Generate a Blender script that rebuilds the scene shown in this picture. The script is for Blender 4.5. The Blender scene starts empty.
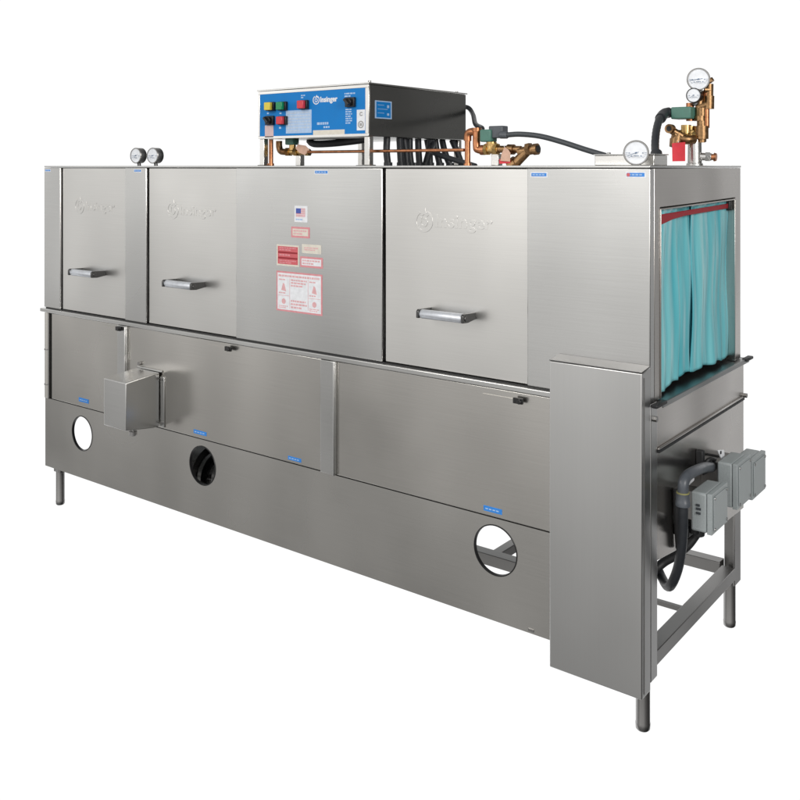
import bpy, bmesh, math, random
from mathutils import Vector, Matrix
random.seed(7)
R = math.radians
sc = bpy.context.scene
COL = sc.collection

# ------------------------------------------------------------------ survey
FOC = 932.0                       # focal length of the photograph, in its own pixels (800 wide)
CAM = Vector((0.9994, -2.415, 1.55))
HOR = 166.5
def ray(u, v):
    a = (u - 400) / FOC; b = -(v - HOR) / FOC
    return Vector((a * .7935 - .6087, a * .6087 + .7934, b))
def at(u, v, y):                  # a surveyed point on the upright plane Y = y
    d = ray(u, v); return CAM + d * ((y - CAM.y) / d.y)
def atx(u, v, x):                 # a surveyed point on the upright plane X = x
    d = ray(u, v); return CAM + d * ((x - CAM.x) / d.x)

# ------------------------------------------------------------------ materials
def nt(name):
    m = bpy.data.materials.new(name); m.use_nodes = True
    n = m.node_tree; b = n.nodes['Principled BSDF']
    return m, n, b
def link(n, a, b): n.links.new(a, b)

def steel(name, col, rough, aniso=0.0, grain=(4, 4, 260), warp=.11, metal=1.0, var=.018):
    m, n, b = nt(name)
    b.inputs['Metallic'].default_value = metal
    tc = n.nodes.new('ShaderNodeTexCoord')
    mp = n.nodes.new('ShaderNodeMapping'); mp.inputs['Scale'].default_value = grain
    link(n, tc.outputs['Object'], mp.inputs['Vector'])
    gr = n.nodes.new('ShaderNodeTexNoise'); gr.inputs['Scale'].default_value = 1.0; gr.inputs['Detail'].default_value = 5
    link(n, mp.outputs['Vector'], gr.inputs['Vector'])
    big = n.nodes.new('ShaderNodeTexNoise'); big.inputs['Scale'].default_value = 2.3; big.inputs['Detail'].default_value = 2.5
    link(n, tc.outputs['Object'], big.inputs['Vector'])
    # colour: slight mill tone variation
    mx = n.nodes.new('ShaderNodeMapRange'); mx.inputs[1].default_value = .3; mx.inputs[2].default_value = .7
    mx.inputs[3].default_value = 1 - var; mx.inputs[4].default_value = 1 + var
    link(n, gr.outputs['Fac'], mx.inputs[0])
    vm = n.nodes.new('ShaderNodeVectorMath'); vm.operation = 'SCALE'; vm.inputs[0].default_value = col
    link(n, mx.outputs[0], vm.inputs['Scale']); link(n, vm.outputs['Vector'], b.inputs['Base Color'])
    # roughness: grain plus faint smears
    rr = n.nodes.new('ShaderNodeMapRange'); rr.inputs[1].default_value = .3; rr.inputs[2].default_value = .7
    rr.inputs[3].default_value = rough - .05; rr.inputs[4].default_value = rough + .05
    link(n, big.outputs['Fac'], rr.inputs[0]); link(n, rr.outputs[0], b.inputs['Roughness'])
    b.inputs['Anisotropic'].default_value = aniso
    # bump: sheet-metal waviness + brushed grain
    wv = n.nodes.new('ShaderNodeTexNoise'); wv.inputs['Scale'].default_value = 1.7; wv.inputs['Detail'].default_value = 1.0
    mw = n.nodes.new('ShaderNodeMapping'); mw.inputs['Scale'].default_value = (1.6, 1.6, .7)
    link(n, tc.outputs['Object'], mw.inputs['Vector']); link(n, mw.outputs['Vector'], wv.inputs['Vector'])
    gm = n.nodes.new('ShaderNodeNewGeometry')
    v1 = n.nodes.new('ShaderNodeVectorMath'); v1.operation = 'SUBTRACT'; v1.inputs[1].default_value = (.5, .5, .5); link(n, wv.outputs['Color'], v1.inputs[0])
    v2 = n.nodes.new('ShaderNodeVectorMath'); v2.operation = 'SCALE'; v2.inputs['Scale'].default_value = warp; link(n, v1.outputs[0], v2.inputs[0])
    v3 = n.nodes.new('ShaderNodeVectorMath'); v3.operation = 'ADD'; link(n, gm.outputs['Normal'], v3.inputs[0]); link(n, v2.outputs[0], v3.inputs[1])
    v4 = n.nodes.new('ShaderNodeVectorMath'); v4.operation = 'NORMALIZE'; link(n, v3.outputs[0], v4.inputs[0])
    b2 = n.nodes.new('ShaderNodeBump'); b2.inputs['Strength'].default_value = .06; b2.inputs['Distance'].default_value = .0008
    link(n, gr.outputs['Fac'], b2.inputs['Height']); link(n, v4.outputs[0], b2.inputs['Normal'])
    link(n, b2.outputs['Normal'], b.inputs['Normal'])
    return m

def plain(name, col, rough=.5, metal=0.0, bump=0.0, scale=60, var=.08, spec=.5, coat=0):
    m, n, b = nt(name)
    b.inputs['Metallic'].default_value = metal
    b.inputs['Specular IOR Level'].default_value = spec
    b.inputs['Coat Weight'].default_value = coat
    tc = n.nodes.new('ShaderNodeTexCoord')
    no = n.nodes.new('ShaderNodeTexNoise'); no.inputs['Scale'].default_value = scale; no.inputs['Detail'].default_value = 4
    link(n, tc.outputs['Object'], no.inputs['Vector'])
    mx = n.nodes.new('ShaderNodeMapRange'); mx.inputs[1].default_value = .3; mx.inputs[2].default_value = .7
    mx.inputs[3].default_value = 1 - var; mx.inputs[4].default_value = 1 + var
    link(n, no.outputs['Fac'], mx.inputs[0])
    vm = n.nodes.new('ShaderNodeVectorMath'); vm.operation = 'SCALE'; vm.inputs[0].default_value = col
    link(n, mx.outputs[0], vm.inputs['Scale']); link(n, vm.outputs['Vector'], b.inputs['Base Color'])
    rr = n.nodes.new('ShaderNodeMapRange'); rr.inputs[1].default_value = .3; rr.inputs[2].default_value = .7
    rr.inputs[3].default_value = max(.02, rough - .06); rr.inputs[4].default_value = min(1, rough + .06)
    link(n, no.outputs['Fac'], rr.inputs[0]); link(n, rr.outputs[0], b.inputs['Roughness'])
    if bump:
        bp = n.nodes.new('ShaderNodeBump'); bp.inputs['Strength'].default_value = .5; bp.inputs['Distance'].default_value = bump
        link(n, no.outputs['Fac'], bp.inputs['Height']); link(n, bp.outputs['Normal'], b.inputs['Normal'])
    return m

M = {}
M['door']   = steel('door_steel', (.735, .728, .71), .33)
M['panel']  = steel('panel_steel', (.64, .64, .632), .25)
M['tank']   = steel('tank_steel', (.635, .618, .588), .24)
M['skirt']  = steel('skirt_steel', (.61, .597, .572), .25)
M['column'] = steel('column_steel', (.62, .62, .615), .32, grain=(260, 260, 4), var=.008)
M['side']   = steel('side_steel', (.60, .575, .55), .26, grain=(4, 4, 260))
M['frame']  = steel('frame_steel', (.37, .365, .36), .34)
M['bright'] = steel('bright_steel', (.78, .77, .75), .22)
M['dkbox']  = steel('dark_box_steel', (.32, .32, .31), .25)
M['chrome'] = plain('chrome', (.75, .76, .78), .14, 1.0)
M['grip']   = plain('satin_grip', (.66, .69, .74), .38, .6)
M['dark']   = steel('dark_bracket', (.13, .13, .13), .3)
M['inside'] = steel('inside_steel', (.30, .31, .31), .35)
M['black']  = plain('black_plastic', (.012, .012, .013), .35)
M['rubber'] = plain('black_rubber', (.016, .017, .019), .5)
M['pump']   = plain('pump_enamel', (.012, .012, .012), .12, 0, spec=.7, coat=.6)
M['hose']   = plain('dark_hose', (.020, .023, .028), .45)
M['conduit']= plain('grey_conduit', (.045, .052, .06), .45, bump=.0004, scale=200)
M['pvc']    = plain('grey_fitting', (.075, .085, .10), .38)
M['jbox']   = plain('grey_painted_box', (.33, .365, .375), .42, bump=.0003, scale=300)
M['jboxd']  = plain('light_grey_cover', (.30, .325, .33), .45)
M['copper'] = plain('copper', (.46, .20, .10), .36, 1.0, scale=45, var=.25)
M['bronze'] = plain('bronze', (.30, .18, .09), .40, 1.0, bump=.0008, scale=110, var=.25)
M['brass']  = plain('brass', (.60, .40, .16), .28, 1.0, scale=60, var=.15)
M['green']  = plain('green_coil', (.07, .19, .15), .45)
M['blue']   = plain('blue_panel', (.003, .195, .57), .5, scale=25, var=.03, spec=.25)
M['label']  = plain('blue_label', (.03, .24, .72), .4)
M['white']  = plain('white_print', (.80, .82, .86), .5)
M['cream']  = plain('cream_print', (.72, .68, .60), .5)
M['paleb']  = plain('pale_blue_plate', (.40, .56, .80), .4)
M['faint']  = plain('faint_print', (.50, .60, .74), .5)
M['pinkp']  = plain('pinkish_paper', (.66, .50, .50), .6)
M['red']    = plain('red_print', (.62, .12, .14), .5)
M['pink']   = plain('faded_red_print', (.70, .28, .31), .5)
M['pinkl']  = plain('pale_red_print', (.74, .42, .44), .5)
M['navy']   = plain('navy_print', (.06, .10, .40), .5)
M['redtag'] = plain('red_tag', (.70, .03, .05), .4)
M['redbtn'] = plain('red_button', (.62, .04, .06), .3)
M['yel']    = plain('yellow_button', (.72, .58, .06), .3)
M['grn']    = plain('green_button', (.01, .26, .10), .3)
M['dial']   = plain('white_dial', (.80, .83, .88), .35, coat=.2)
M['ink']    = plain('dial_ink', (.10, .16, .26), .5)
M['paper']  = plain('kraft_tag', (.62, .40, .30), .7)
M['band']   = plain('yellow_band', (.26, .25, .10), .5)
M['maroon'] = plain('dark_red_cloth', (.30, .012, .022), .55, bump=.0008, scale=90)

def curtain_mat():
    m, n, b = nt('teal_vinyl')
    b.inputs['Base Color'].default_value = (.085, .40, .47, 1)
    b.inputs['Roughness'].default_value = .3
    b.inputs['Coat Weight'].default_value = .3
    tc = n.nodes.new('ShaderNodeTexCoord')
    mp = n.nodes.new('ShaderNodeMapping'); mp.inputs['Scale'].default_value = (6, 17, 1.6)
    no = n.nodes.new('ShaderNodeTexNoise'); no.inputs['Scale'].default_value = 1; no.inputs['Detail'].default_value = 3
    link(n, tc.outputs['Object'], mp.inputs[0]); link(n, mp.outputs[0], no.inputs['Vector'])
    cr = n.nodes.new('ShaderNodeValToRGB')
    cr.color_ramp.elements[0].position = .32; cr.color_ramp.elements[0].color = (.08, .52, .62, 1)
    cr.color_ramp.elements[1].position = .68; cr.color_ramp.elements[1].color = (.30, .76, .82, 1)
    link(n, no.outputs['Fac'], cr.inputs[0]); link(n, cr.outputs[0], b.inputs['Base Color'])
    bp = n.nodes.new('ShaderNodeBump'); bp.inputs['Strength'].default_value = .8; bp.inputs['Distance'].default_value = .010
    link(n, no.outputs['Fac'], bp.inputs['Height']); link(n, bp.outputs['Normal'], b.inputs['Normal'])
    tr = n.nodes.new('ShaderNodeBsdfTranslucent'); tr.inputs[0].default_value = (.10, .42, .50, 1)
    mx = n.nodes.new('ShaderNodeMixShader'); mx.inputs[0].default_value = .15
    out = n.nodes['Material Output']
    link(n, b.outputs[0], mx.inputs[1]); link(n, tr.outputs[0], mx.inputs[2]); link(n, mx.outputs[0], out.inputs[0])
    return m
M['curtain'] = curtain_mat()

# ------------------------------------------------------------------ mesh builder
def frame_of(axis):
    z = Vector(axis).normalized()
    t = Vector((0, 0, 1)) if abs(z.z) < .9 else Vector((1, 0, 0))
    x = t.cross(z).normalized(); y = z.cross(x)
    return x, y, z

class MB:
    def __init__(s): s.bm = bmesh.new(); s.i = 0
    def m(s, i): s.i = i; return s
    def _f(s, vs):
        try:
            f = s.bm.faces.new(vs); f.material_index = s.i; return f
        except ValueError: return None
    def box(s, x0, x1, y0, y1, z0, z1):
        if x0 > x1: x0, x1 = x1, x0
        if y0 > y1: y0, y1 = y1, y0
        if z0 > z1: z0, z1 = z1, z0
        v = [s.bm.verts.new(p) for p in ((x0,y0,z0),(x1,y0,z0),(x1,y1,z0),(x0,y1,z0),(x0,y0,z1),(x1,y0,z1),(x1,y1,z1),(x0,y1,z1))]
        for q in ((3,2,1,0),(4,5,6,7),(0,1,5,4),(1,2,6,5),(2,3,7,6),(3,0,4,7)): s._f([v[k] for k in q])
        return s
    def obox(s, c, ex, ey, ez, hx, hy, hz):   # oriented box
        c = Vector(c); ex, ey, ez = Vector(ex), Vector(ey), Vector(ez)
        P = [(-1,-1,-1),(1,-1,-1),(1,1,-1),(-1,1,-1),(-1,-1,1),(1,-1,1),(1,1,1),(-1,1,1)]
        v = [s.bm.verts.new(c + ex*hx*a + ey*hy*b + ez*hz*d) for a, b, d in P]
        for q in ((3,2,1,0),(4,5,6,7),(0,1,5,4),(1,2,6,5),(2,3,7,6),(3,0,4,7)): s._f([v[k] for k in q])
        return s
    def prism(s, pts, vec):                   # planar outline pushed along vec
        vec = Vector(vec); a = [s.bm.verts.new(p) for p in pts]; b = [s.bm.verts.new(Vector(p) + vec) for p in pts]
        n = len(pts)
        s._f(a[::-1]); s._f(b)
        for k in range(n): s._f([a[k], a[(k+1) % n], b[(k+1) % n], b[k]])
        return s
    def lathe(s, o, axis, prof, seg=28, cap=True):   # prof: (distance along axis, radius)
        o = Vector(o); x, y, z = frame_of(axis); rings = []
        for h, r in prof:
            rings.append([s.bm.verts.new(o + z*h + (x*math.cos(2*math.pi*k/seg) + y*math.sin(2*math.pi*k/seg)) * r) for k in range(seg)])
        for a, b in zip(rings, rings[1:]):
            for k in range(seg): s._f([a[k], a[(k+1) % seg], b[(k+1) % seg], b[k]])
        if cap: s._f(rings[0][::-1]); s._f(rings[-1])
        return s
    def cyl(s, p0, p1, r, seg=20, r1=None):
        p0, p1 = Vector(p0), Vector(p1); d = p1 - p0
        return s.lathe(p0, d, [(0, r), (d.length, r if r1 is None else r1)], seg)
    def hexn(s, p0, p1, r): return s.cyl(p0, p1, r, 6)
    def tube(s, pts, r, seg=12, ribs=0):
        P = [Vector(p) for p in pts]; Q = []
        if len(P) > 2:                         # Catmull-Rom
            E = [P[0]*2 - P[1]] + P + [P[-1]*2 - P[-2]]
            for k in range(1, len(E) - 2):
                for j in range(8):
                    t = j/8; a, b, c, d = E[k-1], E[k], E[k+1], E[k+2]
                    Q.append(.5*((2*b) + (c-a)*t + (2*a-5*b+4*c-d)*t*t + (3*b-a-3*c+d)*t**3))
            Q.append(P[-1])
        else: Q = P
        rings = []; up = None
        for k, p in enumerate(Q):
            t = (Q[min(k+1, len(Q)-1)] - Q[max(k-1, 0)]).normalized()
            if up is None: up = frame_of(t)[0]
            up = (up - t*up.dot(t)).normalized(); w = t.cross(up)
            rr = r * (1 + (.06 if ribs and k % 2 else 0))
            rings.append([s.bm.verts.new(p + (up*math.cos(2*math.pi*j/seg) + w*math.sin(2*math.pi*j/seg))*rr) for j in range(seg)])
        for a, b in zip(rings, rings[1:]):
            for k in range(seg): s._f([a[k], a[(k+1) % seg], b[(k+1) % seg], b[k]])
        s._f(rings[0][::-1]); s._f(rings[-1]); return s
    def ball(s, c, r, sx=1, sy=1, sz=1):
        mt = Matrix.Translation(Vector(c)) @ Matrix.Diagonal((sx, sy, sz, 1))
        g = bmesh.ops.create_uvsphere(s.bm, u_segments=18, v_segments=12, radius=r, matrix=mt)
        for v in g['verts']:
            for f in v.link_faces: f.material_index = s.i
        return s
    def add(s, me, mt):                        # merge an existing mesh
        k = len(s.bm.verts); me.transform(mt); f0 = len(s.bm.faces)
        s.bm.from_mesh(me); s.bm.faces.ensure_lookup_table()
        for f in s.bm.faces[f0:]: f.material_index = s.i
        return s
    def build(s, name, mats, parent=None, bevel=0, seg=2, ang=38, label=None, loc=None):
        bmesh.ops.recalc_face_normals(s.bm, faces=s.bm.faces)
        me = bpy.data.meshes.new(name); s.bm.to_mesh(me); s.bm.free()
        for k in (mats if isinstance(mats, (list, tuple)) else [mats]): me.materials.append(M[k])
        me.shade_smooth(); me.set_sharp_from_angle(angle=R(ang))
        o = bpy.data.objects.new(name, me); COL.objects.link(o)
        if parent is not None:
            o.parent = parent
        if bevel:
            b = o.modifiers.new('bevel', 'BEVEL'); b.width = bevel; b.segments = seg; b.limit_method = 'ANGLE'; b.angle_limit = R(40)
            b.harden_normals = False
        if label: o['label'] = label
        return o

def curve_mesh(splines, extrude, bevel=0):
    cu = bpy.data.curves.new('outline', 'CURVE'); cu.dimensions = '2D'; cu.fill_mode = 'BOTH'; cu.extrude = extrude; cu.bevel_depth = bevel
    for pts in splines:
        sp = cu.splines.new('POLY'); sp.points.add(len(pts) - 1); sp.use_cyclic_u = True
        for p, (x, y) in zip(sp.points, pts): p.co = (x, y, 0, 1)
    return solid(cu)
def solid(cu):
    o = bpy.data.objects.new('outline', cu); COL.objects.link(o)
    bpy.context.view_layer.update()
    me = bpy.data.meshes.new_from_object(o.evaluated_get(bpy.context.evaluated_depsgraph_get()))
    bpy.data.objects.remove(o); bpy.data.curves.remove(cu); return me
def text_mesh(body, size, extrude, bold=0.0, bevel=0, width=None):
    cu = bpy.data.curves.new('lettering', 'FONT'); cu.body = body; cu.size = size; cu.extrude = extrude; cu.offset = bold
    cu.bevel_depth = bevel; cu.align_x = 'LEFT'; cu.resolution_u = 6
    me = solid(cu)
    if width:
        xs = [v.co.x for v in me.vertices]; k = width / (max(xs) - min(xs)); x0 = min(xs)
        for v in me.vertices: v.co.x = (v.co.x - x0) * k
    return me
def front(x, y, z):   # local x -> +X, local y -> +Z, facing -Y
    return Matrix(((1,0,0,x),(0,0,-1,y),(0,1,0,z),(0,0,0,1)))
def sideM(x, y, z):   # local x -> +Y, local y -> +Z, facing +X
    return Matrix(((0,0,1,x),(1,0,0,y),(0,1,0,z),(0,0,0,1)))
def circle(cx, cy, r, n=48): return [(cx + r*math.cos(2*math.pi*k/n), cy + r*math.sin(2*math.pi*k/n)) for k in range(n)]
def arc_band(cx, cy, r0, r1, a0, a1, n=28):
    A = [R(a0 + (a1-a0)*k/n) for k in range(n+1)]
    return [(cx + r1*math.cos(a), cy + r1*math.sin(a)) for a in A] + [(cx + r0*math.cos(a), cy + r0*math.sin(a)) for a in A[::-1]]

# ------------------------------------------------------------------ the machine
ROOT = bpy.data.objects.new('conveyor_dishwasher', None); COL.objects.link(ROOT)
ROOT.empty_display_size = .3
ROOT['label'] = 'long stainless steel conveyor dishwasher with three doors, blue control box and pipes on top'
ROOT['category'] = 'dishwasher'
W = 2.926; ZT = 1.55; ZB = .902; DEP = .775

# hood shell: lid, back, ends, opening frame at the right end
h = MB()
h.box(-W, 0, 0.0, DEP, ZT-.004, ZT+.003)
h.box(-W+.002, -.002, DEP-.006, DEP, .905, ZT-.005)
h.box(-W, -W+.006, .031, DEP-.007, .905, ZT-.005)
h.build('hood', 'panel', ROOT, .0015)
h = MB()                                             # right end plate with the opening
out = [(0.0305, .907), (DEP-.001, .907), (DEP-.001, ZT-.005), (.0305, ZT-.005)]
ins = [(.07, .9075), (.07, 1.437), (.712, 1.447), (.712, .9075)]
pl = [(.0305,.906),(.07,.906),(.07,1.437),(.712,1.447),(.712,.906),(DEP-.008,.906),(DEP-.008,ZT-.005),(.0305,ZT-.005)]
h.prism([(-.014, a, b) for a, b in pl], (.014, 0, 0))
h.build('end_plate', 'side', ROOT, .0015)
t = MB()                                             # folded trim round the opening
t.box(-.03, .0025, .0705, .0745, .907, 1.433); t.box(-.03, .0025, .705, .7115, .907, 1.4425)
t.prism([(-.03, .0705, 1.4335), (-.03, .7115, 1.4435), (-.03, .7115, 1.4395), (-.03, .0705, 1.4295)], (.0325, 0, 0))
t.build('opening_trim', 'side', ROOT, .001)
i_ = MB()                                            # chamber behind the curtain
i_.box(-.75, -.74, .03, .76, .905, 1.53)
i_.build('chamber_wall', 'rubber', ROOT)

def blue_label(parent, x0, x1, z0, z1, y, dot=False):
    b = MB(); b.m(0 if y == 0 else 1).box(x0, x1, y-.0008, y, z0, z1)
    e = (z1-z0)*.2
    b.m(1).box(x0+e, x1-e, y-.0012, y-.0009, z0+e, z1-e)
    n = 4 if (x1-x0) > .05 else 3
    for k in range(n):
        a = x0+e*2.2 + (x1-x0-4.4*e)*k/n
        b.m(2).box(a, a+(x1-x0)/n*.55, y-.0015, y-.00125, (z0+z1)/2-.0018, (z0+z1)/2+.0016)
    if dot: b.m(3).cyl((x0+e*2.4, y-.0013, (z0+z1)/2), (x0+e*2.4, y-.0018, (z0+z1)/2), e*1.5, 14)
    b.build('blue_label', ['white', 'label', 'paleb', 'red'], parent)

panels = {}
for key, x0, x1 in (('a', -W, -2.797), ('b', -2.317, -2.175), ('c', -1.634, -.929), ('d', -.38, 0)):
    b = MB(); b.box(x0, x1, 0, .030, ZB, ZT-.0055)
    panels[key] = b.build('front_panel', 'panel', ROOT, .0028, 3)
blue_label(panels['a'], -2.918, -2.872, 1.526, 1.538, 0)
blue_label(panels['b'], -2.256, -2.206, 1.526, 1.539, 0)
blue_label(panels['c'], -1.232, -1.167, 1.523, 1.538, 0)
blue_label(panels['d'], -.368, -.312, 1.518, 1.534, 0)
blue_label(panels['d'], -.070, -.012, 1.519, 1.536, 0, True)

# stickers on the broad fixed panel
P = panels['c']; y = 0
def rows(b, mi, x0, x1, z0, z1, n, rag=.35, y=0.0):
    for k in range(n):
        zz = z1 - (z1-z0)*(k+.5)/n; hh = (z1-z0)/n*.28; x = x0
        while x < x1 - .004:
            w = min(random.uniform(.005, .016), x1-x)
            if k == n-1 and x > x0+(x1-x0)*(1-rag): break
            b.m(mi).box(x, x+w, y-.0014, y-.0011, zz-hh, zz+hh); x += w+.0025
b = MB(); b.m(0).box(-1.329, -1.266, -.0008, y, 1.352, 1.410)
b.m(1).box(-1.321, -1.297, -.0012, -.0009, 1.383, 1.401)
for k in range(7):
    z = 1.401-.0045*k; b.m(2).box(-1.2965 if k < 4 else -1.321, -1.276, -.0012, -.0009, z-.0026, z)
rows(b, 3, -1.322, -1.275, 1.357, 1.366, 1)
b.build('flag_sticker', ['white', 'navy', 'pink', 'paleb'], P, label='small white sticker with a stars and stripes flag')
def bordered(x0, x1, z0, z1, face, edge, ink, n):
    b = MB(); b.m(0).box(x0, x1, -.0008, y, z0, z1); e = .007
    b.m(1).box(x0+e, x1-e, -.0011, -.0009, z0+e, z1-e)
    rows(b, 2, x0+.012, x1-.012, z0+.009, z1-.009, n)
    return b.build('warning_sticker', [edge, face, 'pinkl'], P)
bordered(-1.345, -1.255, 1.296, 1.335, 'cream', 'pink', 'pink', 2)
bordered(-1.292, -1.201, 1.243, 1.275, 'cream', 'cream', 'pink', 2)
bordered(-1.301, -1.193, 1.193, 1.231, 'white', 'pink', 'pink', 2)
b = MB(); b.m(0).box(-1.418, -1.307, -.0008, y, 1.192, 1.268); b.m(1).box(-1.412, -1.312, -.0011, -.0009, 1.198, 1.262)
for z in (1.241, 1.221): b.m(2).box(-1.410, -1.314, -.0014, -.0012, z-.004, z+.002)
rows(b, 3, -1.404, -1.32, 1.246, 1.260, 2); rows(b, 3, -1.404, -1.32, 1.2, 1.214, 2); rows(b, 3, -1.404, -1.32, 1.226, 1.236, 1)
b.build('red_sticker', ['cream', 'red', 'maroon', 'pink'], P)
b = MB(); b.m(0).box(-1.419, -1.195, -.0008, y, 1.028, 1.172); b.m(1).box(-1.413, -1.201, -.0011, -.0009, 1.034, 1.166)
rows(b, 2, -1.408, -1.206, 1.150, 1.162, 1, 0)
for x in (-1.352, -1.262):
    b.m(2).box(x-.0008, x+.0008, -.0014, -.0012, 1.040, 1.149)
b.m(2).box(-1.410, -1.354, -.0014, -.0012, 1.084, 1.0855); b.m(2).box(-1.260, -1.204, -.0014, -.0012, 1.084, 1.0855)
rows(b, 2, -1.346, -1.268, 1.118, 1.148, 3); rows(b, 2, -1.346, -1.268, 1.040, 1.074, 3)
for x in (-1.382, -1.232):
    b.m(2).prism([(x-.012, -.0012, 1.104), (x+.012, -.0012, 1.100), (x+.004, -.0012, 1.126), (x-.003, -.0012, 1.130)], (0, -.0002, 0))
    b.m(2).cyl((x, -.0012, 1.064), (x, -.0014, 1.064), .010, 14)
    rows(b, 2, x-.024, x+.024, 1.138, 1.146, 1); rows(b, 2, x-.024, x+.024, 1.090, 1.098, 1); rows(b, 2, x-.024, x+.024, 1.038, 1.05, 2)
b.build('instruction_sticker', ['pink', 'white', 'pinkl'], P, label='large white instruction sticker with a red border')

# lifting doors
def emblem(b, x, z, k, y, ext, bev=0):
    me = curve_mesh([arc_band(0, 0, .0285*k, .0355*k, 118, 425), ], ext, bev); b.add(me, front(x, y, z))
    me = curve_mesh([[(-.018*k, .020*k), (-.004*k, .026*k), (.006*k, .041*k), (.0085*k, .030*k), (.019*k, .021*k), (.014*k, .015*k), (.003*k, .023*k), (-.006*k, .017*k)]], ext, bev); b.add(me, front(x, y, z))
    me = curve_mesh([arc_band(0, -.003*k, .0095*k, .0155*k, -150, 110, 18)], ext, bev); b.add(me, front(x, y, z))
    me = curve_mesh([[(-.0155*k, -.006*k), (-.0095*k, -.006*k), (-.008*k, .012*k), (-.013*k, .014*k)]], ext, bev); b.add(me, front(x, y, z))
def door(x0, x1, cx):
    yd = .009
    b = MB(); b.box(x0+.008, x1+.012, yd, .026, ZB+.001, ZT-.0065)
    d = b.build('lifting_door', 'door', ROOT, .002, 2)
    e = MB(); emblem(e, cx-.111, 1.374, 1.0, yd-.0002, .0004, .0004)
    e.add(text_mesh('Insinger', .056, .0004, .0013, .0004, .215), front(cx-.067, yd-.0002, 1.358))
    e.build('embossed_lettering', 'door', d, ang=30)
    zh = 1.087; yp = -.048; hw = .073
    g = MB(); g.lathe((cx-hw-.006, yp, zh), (1, 0, 0), [(0, .0125), (.004, .0145), (2*hw+.008, .0145), (2*hw+.012, .0125)], 20)
    g.build('handle_grip', 'grip', d)
    for s in (-1, 1):
        k = MB(); xx = cx + s*(hw+.011)
        k.prism([(xx-.0045, yd-.0002, zh-.008), (xx-.0045, yd-.0002, zh+.013), (xx-.0045, yp-.010, zh+.015), (xx-.0045, yp-.016, zh+.009), (xx-.0045, yp-.016, zh-.012), (xx-.0045, yp+.012, zh-.014)], (.009, 0, 0))
        k.cyl((xx-.0065, yp, zh), (xx+.0065, yp, zh), .0085, 14)
        k.build('handle_bracket', 'dark', d, .0015)
    return d
door(-2.797, -2.317, -2.550); door(-2.175, -1.634, -1.905); door(-.929, -.38, -.653)

# ledge under the hood
b = MB(); b.box(-2.940, -.276, -.013, .018, .881, .8975); b.build('ledge', 'panel', ROOT, .0025, 3)
b = MB(); b.box(-2.915, -.006, .002, .025, .886, .9015); b.build('ledge_gap_shade', 'black', ROOT)  # black strip stands for the shadow in the gap under the hood
# tank body
b = MB(); b.prism([(-W+.012, .010, .47), (-W+.012, .010, .8855), (-W+.012, .785, .8855), (-W+.012, .785, .395), (-W+.012, .60, .40)], (W-.020, 0, 0))
b.build('tank_body', 'inside', ROOT)
def tpanel(x0, x1):
    b = MB(); b.box(x0, x1, -.007, .0095, .4905, .8795); return b.build('tank_panel', 'tank', ROOT, .002)
p1 = tpanel(-2.853, -2.351); p2 = tpanel(-2.2885, -1.1925); p3 = tpanel(-1.1225, -.20)
for x0, x1, z0 in ((-2.3505, -2.2895, .49), (-1.192, -1.123, .489)):
    b = MB(); b.box(x0, x1, -.015, .0095, z0, .8795); b.box(x1-.006, x1, -.022, -.0155, z0, .878)
    b.build('joint_strip', 'panel', ROOT, .002)
b = MB(); b.cyl((-2.897, .004, .49), (-2.897, .004, .879), .017, 18)
b.build('corner_post', 'tank', ROOT)
b = MB()
for z in (.71, .55): b.cyl((-2.897, .004, z-.003), (-2.897, .004, z+.003), .019, 18)
b.box(-2.874, -2.868, -.012, .009, .487, .878); b.build('hinge', 'frame', ROOT)
for x, z in ((-2.335, .866), (-1.656, .862), (-.400, .858)):
    b = MB(); b.box(x-.014, x+.018, -.026, -.0165, z-.008, z+.009); b.cyl((x+.010, -.026, z), (x+.010, -.034, z), .007, 12)
    b.build('latch', 'black', ROOT, .0015)
    b = MB(); b.box(x-.13, x-.016, -.0095, -.0072, z-.002, z+.001); b.build('latch_rod', 'tank', ROOT)
blue_label(p1, -2.640, -2.566, .511, .529, -.007)
blue_label(p2, -1.868, -1.793, .505, .520, -.007); blue_label(p2, -1.354, -1.290, .500, .513, -.007)
blue_label(p3, -.527, -.462, .503, .519, -.007)

# skirt with three round ports
sk = curve_mesh([[(-2.914, .172), (-.02, .174), (-.02, .485), (-2.914, .485)]] + [circle(x, z, .0765) for x, z in ((-2.624, .370), (-1.823, .384), (-.489, .388))], .0045)
b = MB(); b.add(sk, front(0, .003, 0)); skirt = b.build('skirt', 'skirt', ROOT, .001)
b = MB(); b.box(-2.914, -.02, .008, .040, .172, .176); b.box(-2.9135, -2.909, .008, .04, .1765, .483); b.build('skirt_return', 'skirt', ROOT)
b = MB(); b.box(-2.91, -.03, .0095, .012, .4745, .494); b.build('seam_shade', 'black', ROOT)  # black strip behind the seam stands for the shadow in the gap
for x, z in ((-2.624, .370), (-1.823, .384), (-.489, .388)):
    b = MB(); ri = .0715; n = 48
    prof = [(-.0030, .0762), (-.0038, .080), (-.0025, .082)]
    b.lathe((x, -.0018, z), (0, 1, 0), [(0, .0735), (-.0015, .074), (-.0015, .0765), (0, .0775)], n, cap=False)
    b.lathe((x, -.0018, z), (0, 1, 0), [(0, .0735), (.010, .0735), (.010, .0762), (.0, .0762)], n, cap=False)
    b.build('port_edging', 'black', skirt)
b = MB(); p = at(530, 630, -.002); b.box(p.x-.006, p.x+.012, -.0035, -.0018, p.z-.004, p.z+.004); b.build('stamp', 'frame', skirt)

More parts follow.
